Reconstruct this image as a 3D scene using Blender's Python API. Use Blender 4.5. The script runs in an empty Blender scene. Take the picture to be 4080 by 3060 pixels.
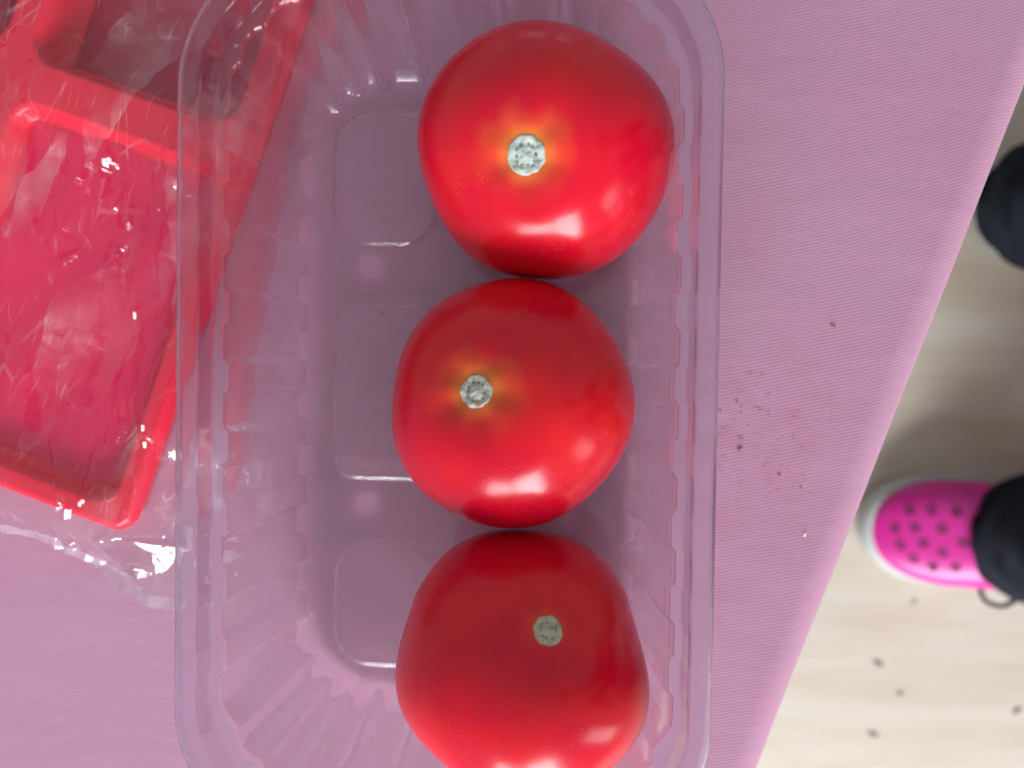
import bpy, bmesh, math, random
import numpy as np
from mathutils import Vector, Matrix, noise
from mathutils.geometry import delaunay_2d_cdt
random.seed(7); RNG = np.random.default_rng(7)
S = bpy.context.scene
COL = S.collection
MM = 0.001

# ------------------------------------------------------------------ camera
CAM_H = 0.250                      # lens above the table cloth
FPX = 4080 * 26.0 / 36.0           # focal length in photograph pixels
NADIR = (2236.0, 1468.0)           # where straight-down falls in the photograph
cam = bpy.data.cameras.new("camera")
cam_o = bpy.data.objects.new("camera", cam); COL.objects.link(cam_o)
cam.lens = 26.0; cam.sensor_width = 36.0; cam.clip_start = 0.01; cam.clip_end = 50.0
_n = Vector(((NADIR[0] - 2040) / FPX, (1530 - NADIR[1]) / FPX, -1)).normalized()
CAM_Q = _n.rotation_difference(Vector((0, 0, -1)))
cam_o.rotation_mode = 'QUATERNION'; cam_o.rotation_quaternion = CAM_Q
cam_o.location = (0, 0, CAM_H)
cam.dof.use_dof = True; cam.dof.focus_distance = 0.218; cam.dof.aperture_fstop = 7.0
cam.dof.aperture_blades = 0
S.camera = cam_o

def P(px, py, z=0.0):
    """the point at height z (m) that the photograph shows at pixel (px, py)"""
    d = CAM_Q @ Vector(((px - 2040) / FPX, (1530 - py) / FPX, -1))
    t = (z - CAM_H) / d.z
    return Vector((d.x * t, d.y * t, z))

# ------------------------------------------------------------------ light
w = bpy.data.worlds.new("World"); S.world = w; w.use_nodes = True
bg = w.node_tree.nodes["Background"]
bg.inputs[0].default_value = (0.90, 0.94, 1.0, 1); bg.inputs[1].default_value = 0.53

def window_light(name, loc, size, power, aim=(0, 0, 0), col=(0.93, 0.96, 1.0)):
    l = bpy.data.lights.new(name, 'AREA'); l.shape = 'RECTANGLE'
    l.size, l.size_y = size; l.energy = power; l.color = col
    o = bpy.data.objects.new(name, l); COL.objects.link(o)
    o.location = loc
    o.rotation_euler = (Vector(aim) - Vector(loc)).to_track_quat('-Z', 'Y').to_euler()
    return o
# daylight from a window beyond the lower end of the punnet, and a narrower one further round
window_light("window_light", (-0.34, -2.1, 0.58), (0.74, 0.86), 44)
window_light("window_light", (0.46, -2.1, 0.68), (0.72, 1.12), 58)
window_light("side_window_light", (2.2, -1.75, 0.65), (0.55, 1.3), 11)

S.view_settings.view_transform = 'Standard'; S.view_settings.look = 'None'
S.view_settings.exposure = 0.10; S.view_settings.gamma = 1.0
S.view_settings.use_curve_mapping = False
S.cycles.use_denoising = True; S.cycles.use_adaptive_sampling = True; S.cycles.adaptive_threshold = 0.02
S.cycles.max_bounces = 16; S.cycles.transparent_max_bounces = 40
S.cycles.transmission_bounces = 12; S.cycles.glossy_bounces = 8
S.cycles.sample_clamp_indirect = 8.0

# ------------------------------------------------------------------ helpers
def mesh_obj(name, verts, faces, mat=None, parent=None, smooth=True):
    me = bpy.data.meshes.new(name)
    me.from_pydata([tuple(v) for v in verts], [], [tuple(f) for f in faces])
    me.validate(); me.update()
    if smooth:
        me.polygons.foreach_set("use_smooth", [True] * len(me.polygons))
    o = bpy.data.objects.new(name, me); COL.objects.link(o)
    if mat: me.materials.append(mat)
    if parent: o.parent = parent
    return o

def bm_obj(name, bm, mat=None, parent=None, smooth=True):
    me = bpy.data.meshes.new(name); bm.to_mesh(me); bm.free()
    if smooth: me.polygons.foreach_set("use_smooth", [True] * len(me.polygons))
    o = bpy.data.objects.new(name, me); COL.objects.link(o)
    if mat: me.materials.append(mat)
    if parent: o.parent = parent
    return o

def empty(name, loc=(0, 0, 0), rz=0):
    o = bpy.data.objects.new(name, None); COL.objects.link(o)
    o.location = loc; o.rotation_euler = (0, 0, rz); o.empty_display_size = 0.02
    return o

def tag(o, label, cat, group=None):
    o['label'] = label; o['category'] = cat
    if group: o['group'] = group
    return o

class NT:
    """tiny node-tree helper"""
    def __init__(s, name):
        s.m = bpy.data.materials.new(name); s.m.use_nodes = True
        s.t = s.m.node_tree; s.t.nodes.clear()
        s.out = s.t.nodes.new("ShaderNodeOutputMaterial")
    def n(s, typ, ins=None, **kw):
        nd = s.t.nodes.new("ShaderNode" + typ)
        for k, v in kw.items(): setattr(nd, k, v)
        for k, v in (ins or {}).items():
            sock = nd.inputs[k]
            if isinstance(v, bpy.types.NodeSocket): s.t.links.new(v, sock)
            elif isinstance(v, bpy.types.Node): s.t.links.new(v.outputs[0], sock)
            else: sock.default_value = v
        return nd
    def math(s, op, a, b=0.0, clamp=False):
        return s.n("Math", {0: a, 1: b}, operation=op, use_clamp=clamp).outputs[0]
    def mix(s, fac, a, b):
        nd = s.n("Mix", data_type='RGBA')
        for k, v in (("Factor", fac), ("A", a), ("B", b)):
            sock = [i for i in nd.inputs if i.name == k and (i.type == 'RGBA' or k == "Factor") and i.enabled][0]
            if isinstance(v, bpy.types.NodeSocket): s.t.links.new(v, sock)
            else: sock.default_value = v if k == "Factor" or len(v) == 4 else (*v, 1)
        return [o for o in nd.outputs if o.type == 'RGBA' and o.enabled][0]
    def ramp(s, fac, stops, interp='LINEAR'):
        nd = s.n("ValToRGB", {0: fac}); e = nd.color_ramp.elements
        nd.color_ramp.interpolation = interp
        while len(e) < len(stops): e.new(0.5)
        for el, (p, c) in zip(e, stops):
            el.position = p; el.color = (*c, 1) if len(c) == 3 else c
        return nd.outputs[0]
    def noise(s, vec, scale, detail=3, rough=0.5, out=0):
        nd = s.n("TexNoise", {"Scale": scale, "Detail": detail, "Roughness": rough})
        if vec is not None: s.t.links.new(vec, nd.inputs["Vector"])
        return nd.outputs[out]
    def obj(s):
        return s.n("TexCoord").outputs["Object"]
    def done(s, shader, disp=None):
        s.t.links.new(shader.outputs[0] if isinstance(shader, bpy.types.Node) else shader, s.out.inputs[0])
        return s.m

def principled(name, col, rough=0.5, **kw):
    m = NT(name)
    ins = {"Base Color": (*col, 1), "Roughness": rough}
    ins.update(kw)
    return m.done(m.n("BsdfPrincipled", ins))

# ------------------------------------------------------------------ materials
def mat_cloth():
    m = NT("pink_woven_cloth")
    g = m.n("NewGeometry").outputs["Position"]
    sep = m.n("SeparateXYZ", {0: g})
    X, Y = sep.outputs[0], sep.outputs[1]
    # threads run across, bending over the width of the cloth
    nz = m.noise(g, 14, 2)
    bend = m.math('MULTIPLY', m.math('SUBTRACT', X, -0.06), m.math('SUBTRACT', X, -0.06))
    v = m.math('SUBTRACT', Y, m.math('MULTIPLY', bend, 0.75))
    v = m.math('ADD', v, m.math('MULTIPLY', nz, 0.004))
    uu = m.math('ADD', X, m.math('MULTIPLY', m.noise(g, 20, 1), 0.002))
    s1 = m.math('SINE', m.math('MULTIPLY', v, 2 * math.pi / 0.00105))
    s2 = m.math('SINE', m.math('ADD', m.math('MULTIPLY', uu, 2 * math.pi / 0.00072), m.math('MULTIPLY', v, 2 * math.pi / 0.0021)))
    weave = m.math('ADD', m.math('MULTIPLY', s1, 0.7), m.math('MULTIPLY', s2, 0.3))
    fine = m.noise(g, 900, 2)
    show = m.ramp(m.noise(g, 16, 3), [(0.35, (0.02, 0.02, 0.02)), (0.68, (0.17, 0.17, 0.17))])
    f = m.math('ADD', m.math('MULTIPLY', weave, show), m.math('ADD', 0.28, m.math('MULTIPLY', fine, 0.5)), True)
    base = m.mix(f, (0.415, 0.205, 0.295), (0.49, 0.270, 0.375))
    blotch = m.noise(g, 9, 4, 0.6)
    base = m.mix(m.ramp(blotch, [(0.38, (0, 0, 0)), (0.72, (0.34, 0.34, 0.34))]), base, (0.45, 0.17, 0.28))
    # brown stains beside the punnet
    c = P(2990, 1720)
    d = m.n("VectorMath", {0: g, 1: tuple(c)}, operation='DISTANCE').outputs["Value"]
    near = m.ramp(m.math('MULTIPLY', d, 25), [(0.15, (1, 1, 1)), (0.95, (0, 0, 0))])
    sp = m.noise(g, 330, 3, 0.6)
    spots = m.ramp(sp, [(0.595, (0, 0, 0)), (0.67, (1, 1, 1))])
    base = m.mix(m.math('MULTIPLY', m.math('MULTIPLY', near, spots), 0.38), base, (0.13, 0.05, 0.045))
    halo = m.ramp(m.noise(g, 70, 3), [(0.5, (0, 0, 0)), (0.75, (1, 1, 1))])
    base = m.mix(m.math('MULTIPLY', m.math('MULTIPLY', near, halo), 0.35), base, (0.42, 0.12, 0.17))
    bump = m.n("Bump", {"Strength": 0.10, "Distance": 0.0003, "Height": m.math('ADD', weave, m.math('MULTIPLY', fine, 2.0))})
    bump = m.n("Bump", {"Strength": 0.14, "Distance": 0.004, "Height": m.noise(m.n("Mapping", {"Vector": g, "Rotation": (0, 0, -0.2), "Scale": (1, 2.2, 1)}).outputs[0], 16, 3, 0.55), "Normal": bump.outputs[0]})
    sh = m.n("BsdfPrincipled", {"Base Color": base, "Roughness": 0.85, "Normal": bump.outputs[0],
             "Sheen Weight": 0.15, "Sheen Roughness": 0.4, "Sheen Tint": (1, .85, .97, 1), "Specular IOR Level": 0.2})
    return m.done(sh)

def thin_plastic(name, tint=(0.955, 0.955, 0.97), rough=0.035, f0=0.085, haze=0.03, haze_col=(0.85, 0.86, 0.92), bump=0.0, bscale=200, edge=1.0, sheen_streaks=0.0):
    """a thin clear sheet: reflects by angle, lets the rest through, absorbs more at a slant"""
    m = NT(name)
    co = m.n("NewGeometry").outputs["Position"]
    nrm = {}
    if bump:
        b = m.n("Bump", {"Strength": bump, "Distance": 0.0005, "Height": m.noise(co, bscale, 3)})
        nrm = {"Normal": b.outputs[0]}
    lw = m.n("LayerWeight", {"Blend": 0.5, **nrm}).outputs["Facing"]
    f5 = m.math('POWER', lw, 5.0)
    F = m.math('ADD', f0, m.math('MULTIPLY', f5, 1 - f0), True)
    cosv = m.math('MAXIMUM', m.math('SUBTRACT', 1.0, lw), 0.10)
    path = m.math('DIVIDE', edge, cosv)
    comb = m.n("CombineColor", {0: m.math('POWER', tint[0], path), 1: m.math('POWER', tint[1], path), 2: m.math('POWER', tint[2], path)})
    tr = m.n("BsdfTransparent", {0: comb.outputs[0]})
    gl = m.n("BsdfGlossy", {"Color": (1, 1, 1, 1), "Roughness": rough, **nrm})
    df = m.n("BsdfDiffuse", {"Color": (*haze_col, 1)})
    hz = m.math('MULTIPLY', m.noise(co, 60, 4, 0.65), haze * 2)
    if sheen_streaks:                      # pale reflections painted into the haze, in streaks along the bag
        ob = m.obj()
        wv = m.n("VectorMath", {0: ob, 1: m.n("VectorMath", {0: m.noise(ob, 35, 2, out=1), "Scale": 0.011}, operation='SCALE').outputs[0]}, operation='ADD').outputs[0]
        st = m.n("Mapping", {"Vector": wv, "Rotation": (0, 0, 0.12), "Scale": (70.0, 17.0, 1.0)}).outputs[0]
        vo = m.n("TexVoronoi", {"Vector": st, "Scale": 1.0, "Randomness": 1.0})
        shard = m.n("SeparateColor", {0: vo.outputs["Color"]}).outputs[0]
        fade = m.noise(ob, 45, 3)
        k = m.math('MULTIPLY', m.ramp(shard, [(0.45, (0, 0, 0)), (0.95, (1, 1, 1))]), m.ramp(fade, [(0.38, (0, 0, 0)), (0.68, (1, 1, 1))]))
        hz = m.math('ADD', hz, m.math('MULTIPLY', k, sheen_streaks))
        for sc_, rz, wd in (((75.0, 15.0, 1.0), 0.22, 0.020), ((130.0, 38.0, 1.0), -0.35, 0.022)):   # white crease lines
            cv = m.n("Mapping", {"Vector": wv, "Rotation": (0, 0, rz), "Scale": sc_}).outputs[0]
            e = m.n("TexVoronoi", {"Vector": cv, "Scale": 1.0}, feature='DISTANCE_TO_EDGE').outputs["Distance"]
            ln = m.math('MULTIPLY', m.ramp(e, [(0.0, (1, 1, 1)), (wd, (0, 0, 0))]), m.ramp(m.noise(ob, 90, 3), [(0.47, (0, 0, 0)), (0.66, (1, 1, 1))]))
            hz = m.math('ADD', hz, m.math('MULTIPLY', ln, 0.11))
    a = m.n("MixShader", {0: hz, 1: tr, 2: df})
    b = m.n("MixShader", {0: F, 1: a, 2: gl})
    return m.done(b)

def mat_tomato(name, seed, halo_r, halo_strength, side):
    m = NT(name)
    o = m.obj()
    n1 = m.noise(m.n("VectorMath", {0: o, 1: (seed, 0, 0)}, operation='ADD').outputs[0], 38, 3)
    base = m.ramp(n1, [(0.30, (0.50, 0.001, 0.019)), (0.48, (0.56, 0.002, 0.018)), (0.68, (0.62, 0.009, 0.013))])
    sep = m.n("SeparateXYZ", {0: o})
    r = m.math('SQRT', m.math('ADD', m.math('POWER', sep.outputs[0], 2), m.math('POWER', sep.outputs[1], 2)))
    ang = m.n("CombineXYZ", {0: m.math('DIVIDE', sep.outputs[0], m.math('MAXIMUM', r, .001)), 1: m.math('DIVIDE', sep.outputs[1], m.math('MAXIMUM', r, .001)), 2: seed})
    wob = m.noise(ang.outputs[0], 1.3, 2)
    rr = m.math('DIVIDE', r, m.math('MULTIPLY', m.math('ADD', m.noise(o, 55, 2), m.math('MULTIPLY', wob, 0.35)), 1.6 * halo_r))
    up = m.math('GREATER_THAN', sep.outputs[2], 0.0)
    h1 = m.math('MULTIPLY', m.math('MULTIPLY', m.ramp(rr, [(0.25, (1, 1, 1)), (1.0, (0, 0, 0))], 'EASE'), halo_strength), up)
    lean = m.n("VectorMath", {0: ang.outputs[0], 1: (math.cos(side), math.sin(side), 0)}, operation='DOT_PRODUCT').outputs["Value"]
    h1 = m.math('MULTIPLY', h1, m.ramp(m.math('MULTIPLY', m.math('ADD', lean, 1), .5), [(0.1, (.25, .25, .25)), (0.8, (1, 1, 1))]))
    base = m.mix(m.math('MULTIPLY', h1, 0.85), base, (0.66, 0.15, 0.02))
    rr2 = m.math('DIVIDE', r, halo_r)
    h2 = m.math('MULTIPLY', m.math('MULTIPLY', m.ramp(rr2, [(0.30, (1, 1, 1)), (0.58, (0, 0, 0))], 'EASE'), 0.55 * halo_strength), up)
    base = m.mix(h2, base, (0.60, 0.24, 0.03))
    # fine golden specks in the skin
    vo = m.n("TexVoronoi", {"Vector": o, "Scale": 1300.0})
    dot = m.ramp(vo.outputs["Distance"], [(0.10, (1, 1, 1)), (0.24, (0, 0, 0))])
    keep = m.math('GREATER_THAN', m.n("SeparateColor", {0: vo.outputs["Color"]}).outputs[0], 0.45)
    dens = m.ramp(m.noise(o, 55, 2), [(0.42, (0, 0, 0)), (0.66, (1, 1, 1))])
    dd = m.math('MULTIPLY', m.math('MULTIPLY', dot, keep), m.math('ADD', m.math('MULTIPLY', dens, 0.42), 0.05))
    base = m.mix(dd, base, (0.85, 0.27, 0.10))
    bump = m.n("Bump", {"Strength": 0.06, "Distance": 0.0004, "Height": m.noise(o, 420, 3)})
    sh = m.n("BsdfPrincipled", {"Base Color": base, "Roughness": m.ramp(m.noise(o, 70, 4), [(0.35, (0.18,) * 3), (0.7, (0.25,) * 3)]), "IOR": 1.37, "Normal": bump.outputs[0],
             "Subsurface Weight": 0.25, "Subsurface Radius": (0.006, 0.0012, 0.0008), "Subsurface Scale": 0.6,
             "Coat Weight": 0.0})
    return m.done(sh)

def mat_scar(name, a, b):
    m = NT(name); o = m.obj()
    c = m.ramp(m.noise(o, 520, 4, 0.7), [(0.30, (0.20, 0.19, 0.14)), (0.42, a), (0.7, b)])
    bump = m.n("Bump", {"Strength": 0.7, "Distance": 0.0006, "Height": m.noise(o, 800, 4)})
    return m.done(m.n("BsdfPrincipled", {"Base Color": c, "Roughness": 0.75, "Normal": bump.outputs[0]}))

def mat_red_plastic(name, col, trans=0.4, rough=0.28):
    m = NT(name); g = m.n("NewGeometry").outputs["Position"]
    c = m.mix(m.ramp(m.noise(g, 30, 3), [(0.3, (0, 0, 0)), (0.7, (0.5, 0.5, 0.5))]), col, tuple(x * 0.7 for x in col))
    p = m.n("BsdfPrincipled", {"Base Color": c, "Roughness": rough, "Specular IOR Level": 0.3})
    t = m.n("BsdfTranslucent", {"Color": c})
    return m.done(m.n("MixShader", {0: trans, 1: p, 2: t}))

def mat_floor():
    m = NT("pale_floor_boards"); g = m.n("NewGeometry").outputs["Position"]
    mp = m.n("Mapping", {"Vector": g, "Rotation": (0, 0, 0.35), "Scale": (1.0, 7.0, 1.0)}).outputs[0]
    c = m.ramp(m.noise(mp, 3.2, 5, 0.6), [(0.3, (0.47, 0.385, 0.29)), (0.55, (0.53, 0.475, 0.395)), (0.75, (0.56, 0.515, 0.445))])
    c = m.mix(m.ramp(m.noise(mp, 14, 4), [(0.45, (0, 0, 0)), (0.8, (0.5, 0.5, 0.5))]), c, (0.46, 0.37, 0.28))
    return m.done(m.n("BsdfPrincipled", {"Base Color": c, "Roughness": 0.45}))

M_CLOTH = mat_cloth()
def clear_plastic(name, col, rough, scuff, thin):
    m = NT(name); g = m.n("NewGeometry").outputs["Position"]
    rg = m.ramp(m.noise(g, 70, 4, 0.65), [(0.45, (rough,) * 3), (0.75, (rough + scuff,) * 3)])
    b = m.n("Bump", {"Strength": 0.05, "Distance": 0.0004, "Height": m.noise(g, 130, 2)})
    gl = m.n("BsdfPrincipled", {"Base Color": (*col, 1), "Roughness": rg, "IOR": 1.44, "Transmission Weight": 1.0, "Normal": b.outputs[0]})
    tr = m.n("BsdfTransparent", {0: (*col, 1)})
    return m.done(m.n("MixShader", {0: thin, 1: gl, 2: tr}))
M_RIM = clear_plastic("sky_tinted_punnet_rim_plastic", (0.90, 0.925, 0.965), 0.03, 0.06, 0.3)  # bluish sky reflection put into the rim's base colour
M_WALL = clear_plastic("clear_punnet_wall_plastic", (0.995, 0.995, 1.0), 0.02, 0.05, 0.48)
M_BASE = clear_plastic("clear_punnet_base_plastic", (1, 1, 1), 0.015, 0.03, 0.42)
M_FILM = thin_plastic("crinkled_clear_film", tint=(0.985, 0.98, 0.98), rough=0.07, f0=0.045, sheen_streaks=0.15, haze=0.008, haze_col=(0.95, 0.93, 0.95))
M_SEAL = thin_plastic("milky_seal_film", tint=(0.97, 0.97, 0.975), rough=0.15, f0=0.06, haze=0.14, haze_col=(0.75, 0.72, 0.80))
M_RED = mat_red_plastic("red_translucent_plastic", (0.88, 0.014, 0.055), 0.15)
M_REDBRIGHT = mat_red_plastic("pink_red_plastic", (0.86, 0.008, 0.095), 0.12)
M_WINE = mat_red_plastic("shaded_wine_red_plastic", (0.50, 0.006, 0.060), 0.15, 0.4)  # floor tint of the deep compartments, their shade put into the colour
M_FLOOR = mat_floor()
M_WOOD = principled("table_wood", (0.30, 0.19, 0.11), 0.5)
M_CLOG = principled("pink_foam", (0.56, 0.018, 0.25), 0.36)
M_SOLE = principled("pale_grey_foam", (0.42, 0.44, 0.42), 0.6)
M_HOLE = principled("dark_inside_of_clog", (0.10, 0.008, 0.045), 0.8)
M_SKIN = principled("skin", (0.62, 0.36, 0.26), 0.5)
M_CRUMB2 = principled("brown_crumb", (0.30, 0.15, 0.19), 0.8)
M_LINT = principled("white_lint", (0.8, 0.8, 0.8), 0.8)
M_ORANGE = principled("orange_fragment", (0.5, 0.12, 0.03), 0.5)
M_JUMPER = principled("dark_knit", (0.020, 0.022, 0.030), 0.9)
M_HAIR = principled("dark_hair", (0.03, 0.02, 0.014), 0.6)
M_EYE = principled("eye", (0.7, 0.7, 0.68), 0.3)
M_CRUMB = principled("dark_crumb", (0.24, 0.22, 0.19), 0.8)

def mat_trousers():
    m = NT("black_trouser_fabric"); g = m.n("NewGeometry").outputs["Position"]
    c = m.ramp(m.noise(g, 25, 3), [(0.3, (0.004, 0.005, 0.009)), (0.7, (0.012, 0.015, 0.024))])
    return m.done(m.n("BsdfPrincipled", {"Base Color": c, "Roughness": 0.85, "Specular IOR Level": 0.2}))
M_TROUSERS = mat_trousers()

# ------------------------------------------------------------------ floor
FLOOR_Z = -0.475
fl = mesh_obj("floor", [(-4, -4, FLOOR_Z), (4, -4, FLOOR_Z), (4, 4, FLOOR_Z), (-4, 4, FLOOR_Z)], [(0, 1, 2, 3)], M_FLOOR)
fl['kind'] = 'structure'

# ------------------------------------------------------------------ table and cloth
E0, E1 = P(4080, 400), P(3035, 3060)                # two points of the table's edge
eu = (E0 - E1).normalized(); ew = Vector((-eu.y, eu.x, 0))     # along the edge / away from it, inwards
TL, TW = 1.10, 0.62                                  # table length and width
tc = (E0 + E1) / 2 + ew * (TW / 2 - 0.002) + eu * 0.05
tang = math.atan2(eu.y, eu.x)

def rounded_rect(a, b, r, nside=(40, 40), nc=12, power=2.0):
    """closed outline (x, y, nx, ny), counter-clockwise"""
    pts = []
    def straight(p0, p1, nrm, n):
        for i in range(n):
            t = i / n
            pts.append((p0[0] + (p1[0] - p0[0]) * t, p0[1] + (p1[1] - p0[1]) * t, *nrm))
    def corner(cx, cy, a0):
        for i in range(nc):
            th = a0 + (math.pi / 2) * i / nc
            c, s = math.cos(th), math.sin(th)
            k = (abs(c) ** power + abs(s) ** power) ** (-1 / power)
            pts.append((cx + r * c * k, cy + r * s * k, c, s))
    nx, ny = nside
    straight((a, -b + r), (a, b - r), (1, 0), ny); corner(a - r, b - r, 0)
    straight((a - r, b), (-a + r, b), (0, 1), nx); corner(-a + r, b - r, math.pi / 2)
    straight((-a, b - r), (-a, -b + r), (-1, 0), ny); corner(-a + r, -b + r, math.pi)
    straight((-a + r, -b), (a - r, -b), (0, -1), nx); corner(a - r, -b + r, 1.5 * math.pi)
    return pts

def loft(rings, close_top=False, close_bottom=False):
    n = len(rings[0]); V = [v for r in rings for v in r]; F = []
    for j in range(len(rings) - 1):
        for i in range(n):
            k = (i + 1) % n
            F.append((j * n + i, j * n + k, (j + 1) * n + k, (j + 1) * n + i))
    if close_bottom: F.append(tuple(range(n))[::-1])
    if close_top: F.append(tuple((len(rings) - 1) * n + i for i in range(n)))
    return V, F

table = empty("low_table", (tc.x, tc.y, FLOOR_Z), tang)
th = -FLOOR_Z
ol = rounded_rect(TL / 2 - .006, TW / 2 - .006, 0.02, (4, 4), 6)
V, F = loft([[(x, y, z) for x, y, _, _ in ol] for z in (th - 0.026, th - 0.0025)], True, True)
mesh_obj("tabletop", V, F, M_WOOD, table, False)
for sx in (-1, 1):
    for sy in (-1, 1):
        rg = []
        for z, h in ((0, .016), (th - 0.027, .024)):
            cx, cy = sx * (TL / 2 - .06), sy * (TW / 2 - .06)
            rg.append([(cx + h * a, cy + h * b, z) for a, b in ((1, -1), (1, 1), (-1, 1), (-1, -1))])
        V, F = loft(rg, True, True); mesh_obj("leg", V, F, M_WOOD, table, False)
tag(table, "low wooden table hidden under the pink cloth", "table")

ol = rounded_rect(TL / 2, TW / 2, 0.035, (220, 130), 14)
rings = []
R = 0.011; prof = [(-0.022, 0.0), (-0.012, 0.0)]
for i in range(9):
    a = math.pi / 2 * i / 8; prof.append((-R + R * math.sin(a), -R + R * math.cos(a)))
for i in range(1, 13): prof.append((0.002 * i / 12, -R - 0.15 * i / 12))
for d, z in prof:
    ring = []
    for i, (x, y, nx, ny) in enumerate(ol):
        hang = max(0.0, (-z - R) / 0.15)
        k = i * 0.085
        off = d + hang * (0.012 + 0.010 * math.sin(k) + 0.006 * math.sin(2.3 * k + 1))
        off += 0.0004 * math.sin(0.31 * i) * (1 if d > -0.012 else 0) * min(1, 0.3 + hang * 3)
        ring.append((x + nx * off, y + ny * off, z))
    rings.append(ring)
rings = rings[::-1]
V, F = loft(rings, close_top=True)
cloth = mesh_obj("tablecloth", V, F, M_CLOTH)
cloth.location = (tc.x, tc.y, 0); cloth.rotation_euler = (0, 0, tang)
tag(cloth, "pink woven tablecloth hanging over the table's edge", "tablecloth")

# ------------------------------------------------------------------ clear punnet
H = 60 * MM
pc = Vector((-0.0314, -0.009, 0)); PA, PB, PR = 0.071, 0.122, 0.038
punnet = empty("plastic_punnet", pc, math.radians(-0.9))
tag(punnet, "clear plastic punnet with fluted walls holding the three tomatoes", "punnet")
def thick(o, rim_on=False):
    md = o.modifiers.new("sheet_thickness", 'SOLIDIFY'); md.thickness = 0.0005; md.offset = 0; md.use_rim = rim_on
NSX, NSY, NC = 96, 180, 34
def outline(d):
    return rounded_rect(PA - d, PB - d, max(0.012, PR - d * 0.8), (NSX, NSY), NC, 1.85)
def flute(i, x, y, nx, ny):
    """corrugation of the side walls, 19.5 mm pitch; deeper grooves on the ends"""
    n = 2 * (NSX + NSY) + 4 * NC
    if abs(nx) > 0.99:
        ph = (y + 0.004) / 0.0195
        t = ph - math.floor(ph)
        sq = 1 / (1 + math.exp(-(abs(t - 0.5) - 0.25) * 85))
        return 0.0014 * (sq - 0.5)
    if abs(ny) > 0.99:
        t = (abs(x) - 0.006) / 0.0155; t = t - math.floor(t)
        return -0.0034 * math.exp(-((t - 0.5) / 0.13) ** 2)
    a = math.degrees(math.atan2(abs(ny), abs(nx)))
    return -0.0016 * sum(math.exp(-((a - q) / 5.0) ** 2) for q in (22, 45, 68))
def prow(d, z, fl=0.0):
    out = []
    for i, (x, y, nx, ny) in enumerate(outline(d)):
        o = flute(i, x, y, nx, ny) * fl if fl else 0.0
        out.append((x + nx * o, y + ny * o, z))
    return out
rim = [prow(.0000, H - .0034), prow(.0000, H - .0016), prow(.0002, H - .0006), prow(.0009, H), prow(.0022, H - .0003),
       prow(.0046, H - .0003), prow(.0054, H - .0007), prow(.0058, H - .0016, .15), prow(.0063, H - .0070, .3), prow(.0066, H - .0078, .4),
       prow(.0072, H - .0082, .6), prow(.0092, H - .0084, .9)]
V, F = loft(rim); thick(mesh_obj("rim", V, F, M_RIM, punnet))
wall = [prow(.0092, H - .0084, .9), prow(.0097, H - .0090, 1), prow(.0100, H - .0105, 1)]
for k in range(1, 15):
    t = k / 14; wall.append(prow(.0100 + .0040 * t, H - .0105 - (H - .0105 - .0105) * t, 1.0 + 0.9 * t))
for k in range(1, 9):
    a = math.pi / 2 * k / 8
    wall.append(prow(.0140 + .0066 * (1 - math.cos(a)), .0105 - .0093 * math.sin(a), 1.9 * (1 - (k / 8) ** 2)))
wall.append(prow(.0212, .0012)); wall.append(prow(.0216, .0012))
V, F = loft(wall); thick(mesh_obj("wall", V, F, M_WALL, punnet))

# base with embossed panels and vent holes
BX, BY, BR = PA - .0215, PB - .0215, max(.012, PR - .0215 * .8)
ST = 0.00055
def rr_sd(x, y, cx, cy, a, b, r):
    qx = np.abs(x - cx) - a + r; qy = np.abs(y - cy) - b + r
    return np.hypot(np.maximum(qx, 0), np.maximum(qy, 0)) + np.minimum(np.maximum(qx, qy), 0) - r
nx_, ny_ = int(2 * BX / ST) + 1, int(2 * BY / ST) + 1
gx, gy = np.meshgrid(np.linspace(-BX, BX, nx_), np.linspace(-BY, BY, ny_), indexing='ij')
rot = punnet.matrix_basis.copy()
pinv = (Matrix.Translation(pc) @ Matrix.Rotation(math.radians(-0.9), 4, 'Z')).inverted()
def L(px, py, z=0.001): return pinv @ P(px, py, z)
gz = np.full_like(gx, .0012)
panels = []
for y0, y1, r in ((455, 975, .012), (1215, 1910, .0065), (2160, 2655, .012)):
    a, b = L(1340, y0), L(1740, y1)
    panels.append(((a.x + b.x) / 2, (a.y + b.y) / 2, abs(b.x - a.x) / 2, abs(a.y - b.y) / 2, r))
for cx, cy, a, b, r in list(panels): panels.append((-cx, cy, a, b, r))
for cx, cy, a, b, r in panels:
    sd = rr_sd(gx, gy, cx, cy, a, b, r)
    gz += .0015 / (1 + np.exp(sd / .00030))
holes = []
for px, py in ((1470, 1095), (1460, 2040)):
    h = L(px, py); holes += [(h.x, h.y), (-h.x, h.y)]
HR = 0.0046
inside = rr_sd(gx, gy, 0, 0, BX, BY, BR) <= ST * 0.7
for hx, hy in holes:
    dd = np.hypot(gx - hx, gy - hy)
    ring = (dd < HR + ST * .75) & (dd > HR - ST * .75)
    inside &= ~(dd < HR - ST * .75)
    f = np.where(ring, HR / np.maximum(dd, 1e-6), 1.0)
    gx = np.where(ring, hx + (gx - hx) * f, gx); gy = np.where(ring, hy + (gy - hy) * f, gy)
idx = -np.ones(gx.shape, int); idx[inside] = np.arange(inside.sum())
V = np.stack([gx[inside], gy[inside], gz[inside]], 1)
q = np.stack([idx[:-1, :-1], idx[1:, :-1], idx[1:, 1:], idx[:-1, 1:]], -1).reshape(-1, 4)
q = q[(q >= 0).all(1)]
thick(mesh_obj("base", V.tolist(), q.tolist(), M_BASE, punnet))

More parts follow.
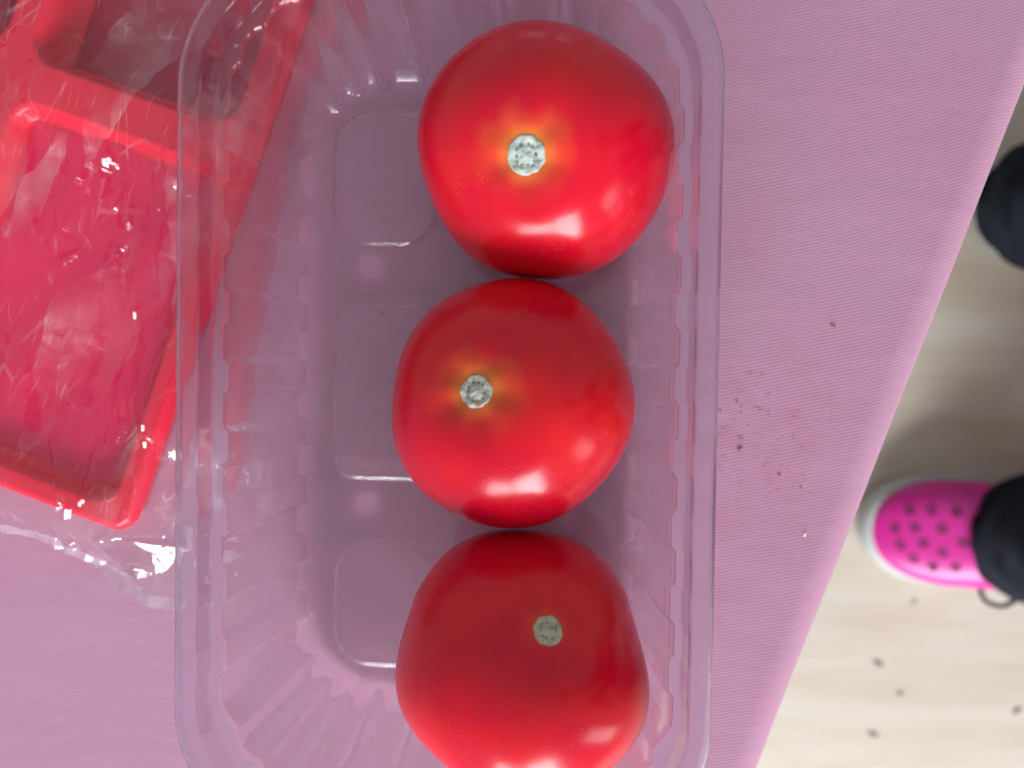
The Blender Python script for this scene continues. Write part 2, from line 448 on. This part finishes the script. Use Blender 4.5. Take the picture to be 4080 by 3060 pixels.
# ------------------------------------------------------------------ tomatoes
def tomato(center, R, c, pole, outline_fn, mat, scar_r, scar_mat, label, seed, lift=0.0, dimple=2.3):
    """round fruit, its stem scar at local +Z; outline_fn(angle) shapes it as seen from above"""
    rnd = random.Random(seed)
    ph = [rnd.uniform(0, 6.28) for _ in range(6)]
    NU, NV = 128, 84
    ax = Vector(pole).normalized()
    q = Vector((0, 0, 1)).rotation_difference(ax)
    def pt(th, fi):
        s, co = math.sin(fi), math.cos(fi)
        lob = 1 + 0.014 * math.cos(2 * th + ph[0]) + 0.013 * math.cos(3 * th + ph[1]) + 0.011 * math.cos(5 * th + ph[2])
        rho = R * (abs(s) ** 0.94) * (1 + (lob - 1) * min(1, s * 1.4))
        z = c * co - dimple * math.exp(-(fi / 0.30) ** 2) * (1 + 0.25 * math.cos(5 * th + ph[3]) * min(1, (fi / .2) ** 2)) + 1.2 * math.exp(-((math.pi - fi) / .35) ** 2)
        v = q @ Vector((rho * math.cos(th), rho * math.sin(th), z))
        k = outline_fn(math.atan2(v.y, v.x)); f = math.hypot(v.x, v.y) / R
        k = 1 + (k - 1) * min(1, f * f * 1.2)
        v = Vector((v.x * k, v.y * k, v.z))
        return (q.inverted() @ v) * MM
    V = [pt(0, 0)]
    for j in range(1, NV):
        for i in range(NU): V.append(pt(2 * math.pi * i / NU, math.pi * j / NV))
    V.append(pt(0, math.pi))
    F = [(0, 1 + i, 1 + (i + 1) % NU) for i in range(NU)]
    for j in range(NV - 2):
        for i in range(NU):
            a = 1 + j * NU + i; b = 1 + j * NU + (i + 1) % NU
            F.append((a, a + NU, b + NU, b))
    lb = len(V) - 1; o0 = 1 + (NV - 2) * NU
    F += [(o0 + i, lb, o0 + (i + 1) % NU) for i in range(NU)]
    root = empty("tomato", (0, 0, 0)); root.rotation_mode = 'QUATERNION'; root.rotation_quaternion = q
    zmin = min((q @ v).z for v in V)
    root.location = (center[0] * MM, center[1] * MM, 0.0030 - zmin + lift * MM)
    mesh_obj("fruit", V, F, mat, root)
    # stem scar: corky disc with a ragged edge and a torn core
    z0 = c - dimple
    SV = []; SF = []; n = 64; rr = [0.0] + [k / 14 for k in range(1, 15)] + [1.03]
    rg = [1 + .09 * noise.noise(Vector((2.6 * math.cos(6.2832 * i / n), 2.6 * math.sin(6.2832 * i / n), seed * 3.1))) + .03 * noise.noise(Vector((9 * math.cos(6.2832 * i / n), 9 * math.sin(6.2832 * i / n), seed))) for i in range(n)]
    def cork(x, y, k):
        h = .30 * noise.noise(Vector((x * .9, y * .9, seed * 7.7))) + .16 * noise.noise(Vector((x * 2.3, y * 2.3, seed * 1.7)))
        h += .35 * math.exp(-(k / .38) ** 2) - .28 * math.exp(-((k - .58) / .10) ** 2)
        return .32 + h * min(1, (1.02 - k) * 5)
    SV.append(Vector((0, 0, z0 + cork(0, 0, 0))) * MM)
    for k in rr[1:]:
        for i in range(n):
            t = 6.2832 * i / n; rad = scar_r * k * (1 + (rg[i] - 1) * k)
            x, y = rad * math.cos(t), rad * math.sin(t)
            hh = cork(x, y, k) if k < 1 else (.16 if k < 1.01 else -.3)
            SV.append(Vector((x, y, pt(t, rad / R).z / MM + hh)) * MM)
    SF += [(0, 1 + i, 1 + (i + 1) % n) for i in range(n)]
    for j in range(len(rr) - 2):
        for i in range(n):
            a = 1 + j * n + i; b = 1 + j * n + (i + 1) % n
            SF.append((a, a + n, b + n, b))
    sc = mesh_obj("stem_scar", SV, SF, scar_mat, root)
    for k in range(rnd.randint(8, 11)):                 # dark pits round the core
        t = 6.2832 * k / 10 + rnd.uniform(-.2, .2); rad = scar_r * rnd.uniform(.48, .62); sz = scar_r * rnd.uniform(.04, .085)
        m_ = []
        for j in range(6):
            u = 6.2832 * j / 6
            m_.append(Vector((rad * math.cos(t) + sz * math.cos(u) * rnd.uniform(.7, 1.5), rad * math.sin(t) + sz * math.sin(u) * rnd.uniform(.7, 1.5),
                              pt(t, rad / R).z / MM + .38)) * MM)
        m_.append(Vector((rad * math.cos(t), rad * math.sin(t), pt(t, rad / R).z / MM + .43)) * MM)
        mesh_obj("pit", m_, [(j, (j + 1) % 6, 6) for j in range(6)], M_PIT, sc)
    tag(root, label, "tomato", "three tomatoes in the punnet")
    return root
M_PIT = principled("dark_scar_pit", (0.10, 0.09, 0.06), 0.9)
tomato((-5.2, 61.6), 36.2, 30.6, (-.13, -.26, .95), lambda a: 1 + .012 * math.cos(2 * a + 1.0) + .008 * math.cos(3 * a),
       mat_tomato("tomato_skin_orange_shoulder", 1.3, 0.0155, 0.75, 1.3), 4.9, mat_scar("scar_grey_green", (0.33, 0.38, 0.33), (0.46, 0.52, 0.48)),
       "red tomato with the largest orange glow round a pale green stem scar", 1)
tomato((-14.9, -10.0), 36.0, 30.5, (-.24, .14, .95), lambda a: 1 - .022 * math.cos(2 * a) + .01 * math.cos(3 * a + 2),
       mat_tomato("tomato_skin_speckled", 4.1, 0.0150, 0.75, 1.2), 4.2, mat_scar("scar_pale_grey", (0.38, 0.37, 0.31), (0.53, 0.52, 0.46)),
       "red tomato touching the other two, between them in the punnet", 2)
def out3(a):
    d = math.degrees(a)
    return 1 + .03 * math.cos(math.radians(2 * (d + 90))) + .026 * math.cos(math.radians(5 * (d + 90))) * (1 if d < 30 or d > 150 else .4)
tomato((-10.8, -83.4), 36.6, 32.5, (.25, .56, .80), out3,
       mat_tomato("tomato_skin_deep_red", 8.7, 0.0075, 0.5, 1.6), 3.7, mat_scar("scar_olive_grey", (0.36, 0.34, 0.24), (0.48, 0.46, 0.35)),
       "deep red angular tomato with a small olive grey stem scar", 3, 2.0)

# ------------------------------------------------------------------ red tray in its crinkled bag
Q = P(500, 2150, 0.016)
RA = math.radians(-19.7)
redtray = empty("red_tray", (Q.x, Q.y, 0), RA)          # local +y runs up the long edge, -x to the left
tag(redtray, "red plastic compartment tray inside the crinkled clear bag", "tray")
TZ = 0.016
TWD, TLN = 0.176, 0.262
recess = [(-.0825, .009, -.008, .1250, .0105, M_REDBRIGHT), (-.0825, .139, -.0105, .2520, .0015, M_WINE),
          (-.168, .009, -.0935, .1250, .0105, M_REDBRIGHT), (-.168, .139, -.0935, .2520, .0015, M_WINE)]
ST2 = 0.0011
tx, ty = np.meshgrid(np.arange(-TWD, ST2 / 2, ST2), np.arange(0, TLN, ST2), indexing='ij')
tz = np.full_like(tx, TZ)
for x0, y0, x1, y1, zf, mt in recess:
    sd = rr_sd(tx, ty, (x0 + x1) / 2, (y0 + y1) / 2, (x1 - x0) / 2, (y1 - y0) / 2, .009)
    tz -= (TZ - zf) * np.clip((-sd + .0003) / .0024, 0, 1) ** 1.2
sdo = rr_sd(tx, ty, -TWD / 2, TLN / 2, TWD / 2, TLN / 2, .008)
tz = np.where(sdo > -.0030, tz - np.clip((sdo + .0030) / .0030, 0, 1) ** 2 * .004, tz)
keep = sdo <= .0004
inrec = np.zeros_like(keep)
for x0, y0, x1, y1, zf, mt in recess:
    inrec |= (tx > x0 + .0046) & (tx < x1 - .0046) & (ty > y0 + .0046) & (ty < y1 - .0046)
def grid_obj(name, mask, x, y, z, mat, parent, smooth=True):
    ii = -np.ones(x.shape, int); ii[mask] = np.arange(mask.sum())
    V = np.stack([x[mask], y[mask], z[mask]], 1)
    q = np.stack([ii[:-1, :-1], ii[1:, :-1], ii[1:, 1:], ii[:-1, 1:]], -1).reshape(-1, 4)
    q = q[(q >= 0).all(1)]
    return mesh_obj(name, V.tolist(), q.tolist(), mat, parent, smooth)
grid_obj("frame", keep & ~inrec, tx, ty, tz, M_RED, redtray)
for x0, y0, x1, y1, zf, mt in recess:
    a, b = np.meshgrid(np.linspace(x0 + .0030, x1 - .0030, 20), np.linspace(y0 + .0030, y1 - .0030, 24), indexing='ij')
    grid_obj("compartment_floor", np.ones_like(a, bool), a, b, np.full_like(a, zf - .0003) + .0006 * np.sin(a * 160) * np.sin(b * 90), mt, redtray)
ol = rounded_rect(TWD / 2 - .0003, TLN / 2 - .0003, .008, (6, 6), 8)
V, F = loft([[(x - TWD / 2 - nx * o, y + TLN / 2 - ny * o, z) for x, y, nx, ny in ol] for z, o in ((.0008, .004), (TZ - .0042, .0002))])
mesh_obj("outer_wall", V, F, M_RED, redtray)

# the bag: a film with folds, over the tray and flat on the cloth round it
bx, by = np.meshgrid(np.arange(-.185, .0245, .00075), np.arange(-.030, .275, .00075), indexing='ij')
def vnoise(x, y, s, seed):
    r = np.random.default_rng(seed).random((128, 128)) * 2 - 1
    X, Y = x / s + 40, y / s + 40
    i, j = np.floor(X).astype(int), np.floor(Y).astype(int); u, v = X - i, Y - j
    u, v = u * u * (3 - 2 * u), v * v * (3 - 2 * v)
    g = lambda a, b: r[a % 128, b % 128]
    return g(i, j) * (1 - u) * (1 - v) + g(i + 1, j) * u * (1 - v) + g(i, j + 1) * (1 - u) * v + g(i + 1, j + 1) * u * v
def tri(t): return np.abs((t % 1.0) * 2 - 1)
sdb = rr_sd(bx, by, -TWD / 2, TLN / 2, TWD / 2 + .0015, TLN / 2 + .0015, .008)
bz = .0012 + (TZ + .0012) * (1 - np.clip(sdb / np.where(by < .001, .0165, .0085), 0, 1)) ** 1.25
for x0, y0, x1, y1, zf, mt in recess:
    sd = rr_sd(bx, by, (x0 + x1) / 2, (y0 + y1) / 2, (x1 - x0) / 2, (y1 - y0) / 2, .009)
    bz -= .0042 * np.clip(-sd / .014, 0, 1)
def tin(seed, spacing, stretch, amp, ang):
    """crumple: a net of creased triangles over random points"""
    rg = np.random.default_rng(seed); c, sn = math.cos(ang), math.sin(ang)
    n = int(.36 * .42 / (spacing * spacing * stretch))
    p = np.stack([(rg.random(n) - .5) * .36, (rg.random(n) - .5) * .42 / stretch], 1)
    out = delaunay_2d_cdt([Vector(q) for q in p.tolist()], [], [], 0, 1e-9)
    vs = np.array([tuple(v) for v in out[0]]); hs = rg.uniform(-amp, amp, len(vs))
    X = ((bx + .088) * c + (by - .12) * sn); Y = (-(bx + .088) * sn + (by - .12) * c) / stretch
    gu = np.zeros_like(bx)
    x0, y0, d = bx[0, 0], by[0, 0], .00075
    wx = vs[:, 0] * c - vs[:, 1] * stretch * sn - .088; wy = vs[:, 0] * sn + vs[:, 1] * stretch * c + .12
    for f in out[2]:
        i, j, k = f[0], f[1], f[2]
        ix = wx[[i, j, k]]; iy = wy[[i, j, k]]
        a0, a1 = int(max(0, (ix.min() - x0) / d)), int(min(bx.shape[0], (ix.max() - x0) / d + 2))
        b0, b1 = int(max(0, (iy.min() - y0) / d)), int(min(bx.shape[1], (iy.max() - y0) / d + 2))
        if a1 <= a0 or b1 <= b0: continue
        U, W = X[a0:a1, b0:b1], Y[a0:a1, b0:b1]
        A, B, C = vs[i], vs[j], vs[k]
        den = (B[1] - C[1]) * (A[0] - C[0]) + (C[0] - B[0]) * (A[1] - C[1])
        if abs(den) < 1e-14: continue
        l1 = ((B[1] - C[1]) * (U - C[0]) + (C[0] - B[0]) * (W - C[1])) / den
        l2 = ((C[1] - A[1]) * (U - C[0]) + (A[0] - C[0]) * (W - C[1])) / den
        l3 = 1 - l1 - l2; ok = (l1 >= -1e-6) & (l2 >= -1e-6) & (l3 >= -1e-6)
        g = gu[a0:a1, b0:b1]; g[ok] = (l1 * hs[i] + l2 * hs[j] + l3 * hs[k])[ok]
    return gu
cr = tin(11, .0105, 3.2, .0026, .15) + tin(12, .0075, 2.6, .0022, -.35) * np.clip(.5 + vnoise(bx, by, .04, 31), 0, 1)
cr += tin(13, .0040, 2.6, .0019, .25) * np.clip(vnoise(bx, by, .022, 32) * 2 + .25, 0, 1)
cr += tin(14, .0022, 1.8, .0011, -.1) * np.clip(vnoise(bx, by, .018, 33) * 2 - .3, 0, 1)
cr *= 1.25
cr += .0034
out_ = np.clip(sdb / .006, 0, 1)
bz = np.maximum(bz + cr * (1.0 - .1 * out_), .0006)
edge = .0035 * vnoise(bx, by, .03, 77) + .001 * vnoise(bx, by, .006, 78)
low = -.0160 + edge - np.clip((bx + .03) / .05, 0, 1) * .007
right = .0095 + edge * .3 + .0125 * np.clip((.095 - by) / .05, 0, 1)
keepb = (by > low) & (bx < right)
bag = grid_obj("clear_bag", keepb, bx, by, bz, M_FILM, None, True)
seal = grid_obj("seal_band", keepb & (by < low + .0058 + .0004 * np.sin(bx * 900)), bx, by, bz + .0004, M_SEAL, bag, True)
bag.data.set_sharp_from_angle(angle=math.radians(7))
bag.location = (Q.x, Q.y, 0); bag.rotation_euler = (0, 0, RA)
tag(bag, "crinkled clear film bag wrapped over the red tray", "bag")

# ------------------------------------------------------------------ person (seated, feet under the table's edge)
def catmull(keys, n):
    """smooth interpolation of key rows"""
    K = np.array(keys, float); out = []
    for i in range(len(K) - 1):
        p0, p1, p2, p3 = K[max(i - 1, 0)], K[i], K[i + 1], K[min(i + 2, len(K) - 1)]
        for t in np.linspace(0, 1, n, endpoint=False):
            out.append(.5 * (2 * p1 + (p2 - p0) * t + (2 * p0 - 5 * p1 + 4 * p2 - p3) * t * t + (3 * p1 - p0 - 3 * p2 + p3) * t ** 3))
    out.append(K[-1]); return np.array(out)

FEET = [(0.280, -0.147, math.radians(-2)), (0.384, 0.139, math.radians(6))]   # toe tip x, centre line y, turn
body_v = []; body_e = []; body_r = []
def bv(p, r, link=None):
    body_v.append(p); body_r.append(r)
    if link is not None: body_e.append((link, len(body_v) - 1))
    return len(body_v) - 1
pel = bv((1.00, 0, 0.03), (.12, .15))
waist = bv((0.98, 0, 0.17), (.105, .14), pel)  # upper body from here is unseen, added for its dark reflections and shading
chest = bv((0.83, 0, 0.36), (.11, .155), waist)
neck0 = bv((0.68, 0, 0.50), (.07, .08), chest)
neck1 = bv((0.61, 0, 0.565), (.052, .054), neck0)
hd = bv((0.545, 0, 0.60), (.074, .074), neck1)
hd2 = bv((0.475, 0, 0.615), (.082, .076), hd)
fore = bv((0.42, 0, 0.595), (.060, .060), hd2)
nose = bv((0.468, 0, 0.515), (.012, .012), hd2)
upper = [(neck0, 'x')]
for sg in (-1, 1):
    sh = bv((0.74, sg * .165, 0.46), (.062, .062), chest)
    el = bv((0.80, sg * .27, 0.22), (.046, .046), sh)
    wr = bv((0.66, sg * .20, 0.125), (.030, .030), el)
    pm = bv((0.605, sg * .175, 0.118), (.018, .034), wr)
    for f, (oy, ln) in enumerate(((-.030, .055), (-.010, .070), (.010, .074), (.029, .066))):
        k1 = bv((0.575, sg * (.172 + oy * .9), 0.120), (.0095, .0095), pm)
        k2 = bv((0.575 - ln * .5, sg * (.170 + oy), 0.116), (.0085, .0085), k1)
        bv((0.575 - ln, sg * (.168 + oy), 0.098), (.0072, .0072), k2)
    t1 = bv((0.618, sg * .128, 0.113), (.011, .011), pm)
    bv((0.590, sg * .112, 0.108), (.009, .009), t1)
for tx_, ty_, ta in FEET:
    hip = bv((0.96, 0.09 * (1 if ty_ > 0 else -1), 0.01), (.085, .085), pel)
    knee = bv((tx_ + .26, ty_ * 1.02, 0.0), (.056, .056), hip)
    calf = bv((tx_ + .235, ty_, -0.14), (.050, .050), knee)
    ank = bv((tx_ + .205, ty_, FLOOR_Z + .115), (.034, .034), calf)
    heel = bv((tx_ + .200, ty_, FLOOR_Z + .062), (.030, .026), ank)
    mid = bv((tx_ + .115, ty_, FLOOR_Z + .046), (.028, .014), heel)
    toe = bv((tx_ + .062, ty_, FLOOR_Z + .038), (.024, .008), mid)
me = bpy.data.meshes.new("person"); me.from_pydata(body_v, body_e, [])
person = bpy.data.objects.new("person", me); COL.objects.link(person); me.materials.append(M_SKIN)
sk = person.modifiers.new("skin", 'SKIN')
for i, r in enumerate(body_r): me.skin_vertices[0].data[i].radius = r
me.skin_vertices[0].data[0].use_root = True
sb = person.modifiers.new("smooth", 'SUBSURF'); sb.levels = 2; sb.render_levels = 2
tag(person, "person in black trousers and pink clogs, feet beside the table", "person")

# jumper and hair, added out of view to darken reflections
jv = [(1.0, 0, .10), (0.98, 0, .17), (0.83, 0, .36), (0.69, 0, .49)]; je = [(0, 1), (1, 2), (2, 3)]
jr = [(.135, .185), (.125, .165), (.128, .175), (.082, .092)]
for sg in (-1, 1):
    b0 = len(jv)
    jv += [(0.74, sg * .167, 0.46), (0.80, sg * .272, 0.22), (0.68, sg * .205, 0.13)]; jr += [(.078, .078), (.062, .062), (.046, .046)]
    je += [(2, b0), (b0, b0 + 1), (b0 + 1, b0 + 2)]
jm = bpy.data.meshes.new("unseen_jumper"); jm.from_pydata(jv, je, []); jo = bpy.data.objects.new("unseen_jumper", jm); COL.objects.link(jo); jo.parent = person
jm.materials.append(M_JUMPER); jo.modifiers.new("skin", 'SKIN')
for i, q_ in enumerate(jr): jm.skin_vertices[0].data[i].radius = q_
jm.skin_vertices[0].data[0].use_root = True
md = jo.modifiers.new("smooth", 'SUBSURF'); md.levels = 2; md.render_levels = 2
bm = bmesh.new(); bmesh.ops.create_uvsphere(bm, u_segments=32, v_segments=20, radius=.098)
for v in bm.verts:
    v.co *= 1 + .06 * noise.noise(v.co * 40); v.co.x *= 1.12
    if v.co.x < -.02 and v.co.z < .0: v.co *= .80
bmesh.ops.translate(bm, verts=bm.verts, vec=(0.492, 0, 0.648)); bm_obj("hair", bm, M_HAIR, person)
for sg in (-1, 1):
    bm = bmesh.new(); bmesh.ops.create_uvsphere(bm, u_segments=12, v_segments=8, radius=.012)
    bmesh.ops.translate(bm, verts=bm.verts, vec=(0.435, sg * .030, 0.538)); bm_obj("eye", bm, M_EYE, person)
# trousers: two wide legs and the seat
tv, tf = [], []
def add_loft(rings):
    V, F = loft(rings); o = len(tv); tv.extend(V); tf.extend([tuple(o + i for i in f) for f in F])
NR = 56
for tx_, ty_, ta in FEET:
    sgn = 1 if ty_ > 0 else -1
    z0 = FLOOR_Z; fw = .004 if sgn < 0 else -.097
    keys = [  # cx, cy, z, rx, ry
        (tx_ + .150 + fw, ty_ - .000, z0 + .046, .076, .057), (tx_ + .150 + fw, ty_, z0 + .060, .080, .0595), (tx_ + .154 + fw, ty_, z0 + .085, .080, .060),
        (tx_ + .168 + fw * .8, ty_, z0 + .13, .078, .060), (tx_ + .205, ty_, z0 + .25, .078, .064), (tx_ + .235, ty_, z0 + .36, .078, .070),
        (tx_ + .262, ty_ * 1.02, z0 + .475, .085, .076)]
    K = catmull(keys, 7); rings = []
    for j, (cx, cy, z, rx, ry) in enumerate(K):
        ring = []
        for i in range(NR):
            t = 2 * math.pi * i / NR
            wr = 1 + .045 * math.sin(3 * t + j * .5 + sgn) * (1 - j / len(K)) + .030 * math.sin(j * 1.25 + 2 * t) + .020 * math.sin(7 * t - j * .8) + .012 * math.sin(11 * t + j * 1.7)
            front = max(0, -math.cos(t)) ** 2
            ring.append((cx + rx * wr * math.cos(t), cy + ry * wr * math.sin(t), z + (.020 * front if j < 10 else 0) * (1 - j / 10 if j < 10 else 0)))
        rings.append(ring)
    # knee turns into the thigh
    kx, ky, kz = tx_ + .262, ty_ * 1.02, z0 + .475
    for k in range(1, 9):
        f = k / 8; a = math.pi / 2 * min(1, f * 2.2)
        cx = kx + (0.98 - kx) * f; cy = ky + (sgn * .085 - ky) * f; cz = kz + .045 * math.sin(min(1, f * 2) * math.pi / 2) + .03 * f
        r = .082 + .012 * f
        ring = []
        for i in range(NR):
            t = 2 * math.pi * i / NR
            ex = r * math.cos(t); ey = r * math.sin(t)
            ring.append((cx + ex * math.cos(a), cy + ey, cz + ex * math.sin(a)))
        rings.append(ring)
    add_loft(rings)
K = [(0.99, 0, -.06, .10, .15), (1.0, 0, .0, .13, .185), (1.0, 0, .06, .128, .182), (0.99, 0, .13, .118, .168)]
add_loft([[(cx + rx * math.cos(2 * math.pi * i / NR), cy + ry * math.sin(2 * math.pi * i / NR), z) for i in range(NR)] for cx, cy, z, rx, ry in catmull(K, 4)])
mesh_obj("trousers", tv, tf, M_TROUSERS, person)

# drawstring hanging from the hem
def tube(pts, r, n=8):
    rings = []
    K = catmull(pts, 8)
    for i, p in enumerate(K):
        d = Vector(K[min(i + 1, len(K) - 1)] - K[max(i - 1, 0)]).normalized()
        u = d.cross(Vector((0, 0, 1)) if abs(d.z) < .9 else Vector((1, 0, 0))).normalized(); v = d.cross(u)
        rings.append([tuple(Vector(p) + u * r * math.cos(6.2832 * k / n) + v * r * math.sin(6.2832 * k / n)) for k in range(n)])
    return loft(rings, True, True)
dz = FLOOR_Z + .05
V, F = tube([P(3900, 2330, dz), P(3925, 2392, dz - .01), P(3990, 2415, dz - .02), P(4040, 2395, dz - .01), P(4078, 2370, dz)], .0022)
mesh_obj("hem_cord", V, F, M_TROUSERS, person)

def clog(toe_x, cy, turn):
    root = empty("clog", (toe_x, cy, FLOOR_Z), turn); root.parent = person
    Ln = 0.262; N = 56
    def half(t):      # half width of the sole along its length, t from toe 0 to heel 1
        if t < .24: return .0495 * math.sqrt(max(0, 1 - (1 - max(0, t) / .24) ** 2)) ** .92
        ks = [(.24, .0495), (.36, .0500), (.5, .0430), (.65, .0370), (.8, .0370), (.92, .031), (.98, .017), (1, 0)]
        for (a, p), (b, q) in zip(ks, ks[1:]):
            if t <= b: return p + (q - p) * (t - a) / (b - a)
        return 0
    def ringo(scale_w, z, inset):
        top, bot = [], []
        for i in range(N + 1):
            t = (1 - math.cos(math.pi * i / N)) / 2
            x = inset + (Ln - 2 * inset) * t; h = max(0.0004, half(t) * scale_w)
            top.append((x, h, z)); bot.append((x, -h, z))
        return top + bot[::-1]
    V, F = loft([ringo(.94, 0.0, .006), ringo(1.0, .004, .001), ringo(1.01, .012, -.0005), ringo(1.01, .022, -.0005), ringo(1.0, .027, .001), ringo(.9, .027, .006)], True, True)
    mesh_obj("sole", V, F, M_SOLE, root)
    # vamp: domed upper over the front 62 %
    rings = []; M = 40
    def roof(x):
        t = min(1, max(0, (x - .006) / .13)); return .027 + .046 * math.sin(min(1, t * 1.05) * math.pi / 2) ** .8
    def upt(x, a):
        t = (x - .006) / Ln; hw = max(.001, half(t) * .965); zt = roof(x)
        c, s = math.cos(a), math.sin(a)
        return (x, hw * (abs(c) ** .75) * (1 if c > 0 else -1), .026 + (zt - .026) * (max(0, s) ** .72))
    for j in range(M + 1):
        x = .0062 + .152 * (j / M) ** 1.7
        rings.append([upt(x, math.pi * i / 40) for i in range(41)])
    n = 41; V = [v for r in rings for v in r]; F = []
    for j in range(M):
        for i in range(n - 1): F.append((j * n + i, j * n + i + 1, (j + 1) * n + i + 1, (j + 1) * n + i))
    mesh_obj("upper", V, F, M_CLOG, root)
    # heel strap and side wall
    rings = []
    for j in range(25):
        t = .56 + .44 * j / 24
    hb = []
    for sgn in (1, -1):
        ts = np.linspace(.54, .995, 24); seq = [(t * Ln, sgn * max(.002, half(t) * .97)) for t in ts]
        hb += seq if sgn == 1 else seq[::-1]
    V = [(x, y, .026) for x, y in hb] + [(x, y * .97, .060) for x, y in hb]; m_ = len(hb)
    mesh_obj("heel_wall", V, [(i, i + 1, m_ + i + 1, m_ + i) for i in range(m_ - 1)], M_CLOG, root)
    return root, upt
HOLES = [(3625, 2035), (3712, 2033), (3812, 2040), (3567, 2105), (3646, 2103), (3753, 2108), (3588, 2172), (3680, 2165), (3640, 2228), (3755, 2203), (3718, 2260), (3808, 2262), (3838, 2163)]
for ci, (tx_, ty_, ta) in enumerate(FEET):
    root, upt = clog(tx_, ty_, ta)
    dat = None
    Mw = Matrix.Translation((FEET[0][0], FEET[0][1], FLOOR_Z)) @ Matrix.Rotation(FEET[0][2], 4, 'Z')
    inv = Mw.inverted()
    for px, py in HOLES:
        # point of the dome under that pixel
        z = FLOOR_Z + .06
        for _ in range(12):
            l = inv @ P(px, py, z)
            best = min((upt(l.x, math.pi * k / 80) for k in range(1, 80)), key=lambda v: abs(v[1] - l.y))
            z = FLOOR_Z + best[2]
        c = Vector((l.x, l.y, best[2]))
        ks = sorted(((abs(upt(l.x, math.pi * k / 80)[1] - l.y), k) for k in range(1, 80)))[0][1]
        a1, a2 = Vector(upt(l.x, math.pi * (ks - 1) / 80)), Vector(upt(l.x, math.pi * (ks + 1) / 80))
        b1, b2 = Vector(upt(l.x - .003, math.pi * ks / 80)), Vector(upt(l.x + .003, math.pi * ks / 80))
        u = (a2 - a1).normalized(); v = (b2 - b1).normalized(); nn = u.cross(v).normalized()
        if nn.z < 0: nn = -nn
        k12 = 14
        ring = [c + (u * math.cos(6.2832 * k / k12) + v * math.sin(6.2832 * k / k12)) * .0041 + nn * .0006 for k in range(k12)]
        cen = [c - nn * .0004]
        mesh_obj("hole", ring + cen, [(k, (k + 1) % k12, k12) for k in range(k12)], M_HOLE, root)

# ------------------------------------------------------------------ crumbs
def crumb(name, px, py, z, r, mat, label, cat, group, seed):
    bm = bmesh.new(); bmesh.ops.create_icosphere(bm, subdivisions=2, radius=r)
    rn = random.Random(seed)
    for v in bm.verts:
        k = 1 + .5 * noise.noise(v.co * (1.2 / r) + Vector((seed, 0, 0)))
        v.co = Vector((v.co.x * k * 1.45, v.co.y * k * .7, v.co.z * k * .25))
    bmesh.ops.rotate(bm, verts=bm.verts, matrix=Matrix.Rotation(rn.uniform(0, 3), 3, 'Z'))
    o = bm_obj(name, bm, mat, None, False); p = P(px, py, z)
    o.location = (p.x, p.y, z + r * .2); tag(o, label, cat, group); return o
for i, (px, py, r) in enumerate([(3497, 2643, 3.6), (3585, 2765, 2.6), (3480, 2927, 3.4), (4052, 2832, 3.4), (3640, 2398, 2.2)]):
    crumb("floor_crumb", px, py, FLOOR_Z, r * MM, M_CRUMB, {0: "largest dark crumb on the pale floor", 4: "small crumb on the floor close beside the pink clog"}.get(i, "small dark crumb on the bare pale floor away from the clog"), "crumb", "crumbs on the floor", i)

for i, (px, py, r, mt, lab) in enumerate([
        (2935, 1603, .45, 0, 0), (2948, 1790, .7, 0, 0), (3105, 1893, .5, 0, 0), (3318, 1300, .6, 0, 0), (2870, 1640, .35, 0, 0), (3190, 1945, .35, 0, 0)]):
    crumb("cloth_crumb", px, py, 0.0002, r * MM, M_CRUMB2, "tiny brown crumb on the pink tablecloth beside the punnet", "crumb", "crumbs on the tablecloth", 20 + i)
crumb("lint_fleck", 3206, 2130, .0002, .5 * MM, M_LINT, "tiny white fleck on the pink tablecloth", "fleck", None, 40)
crumb("tomato_fragment", 1525, 1243, .0024, .65 * MM, M_ORANGE, "tiny orange fragment on the base of the clear punnet", "fragment", None, 41)
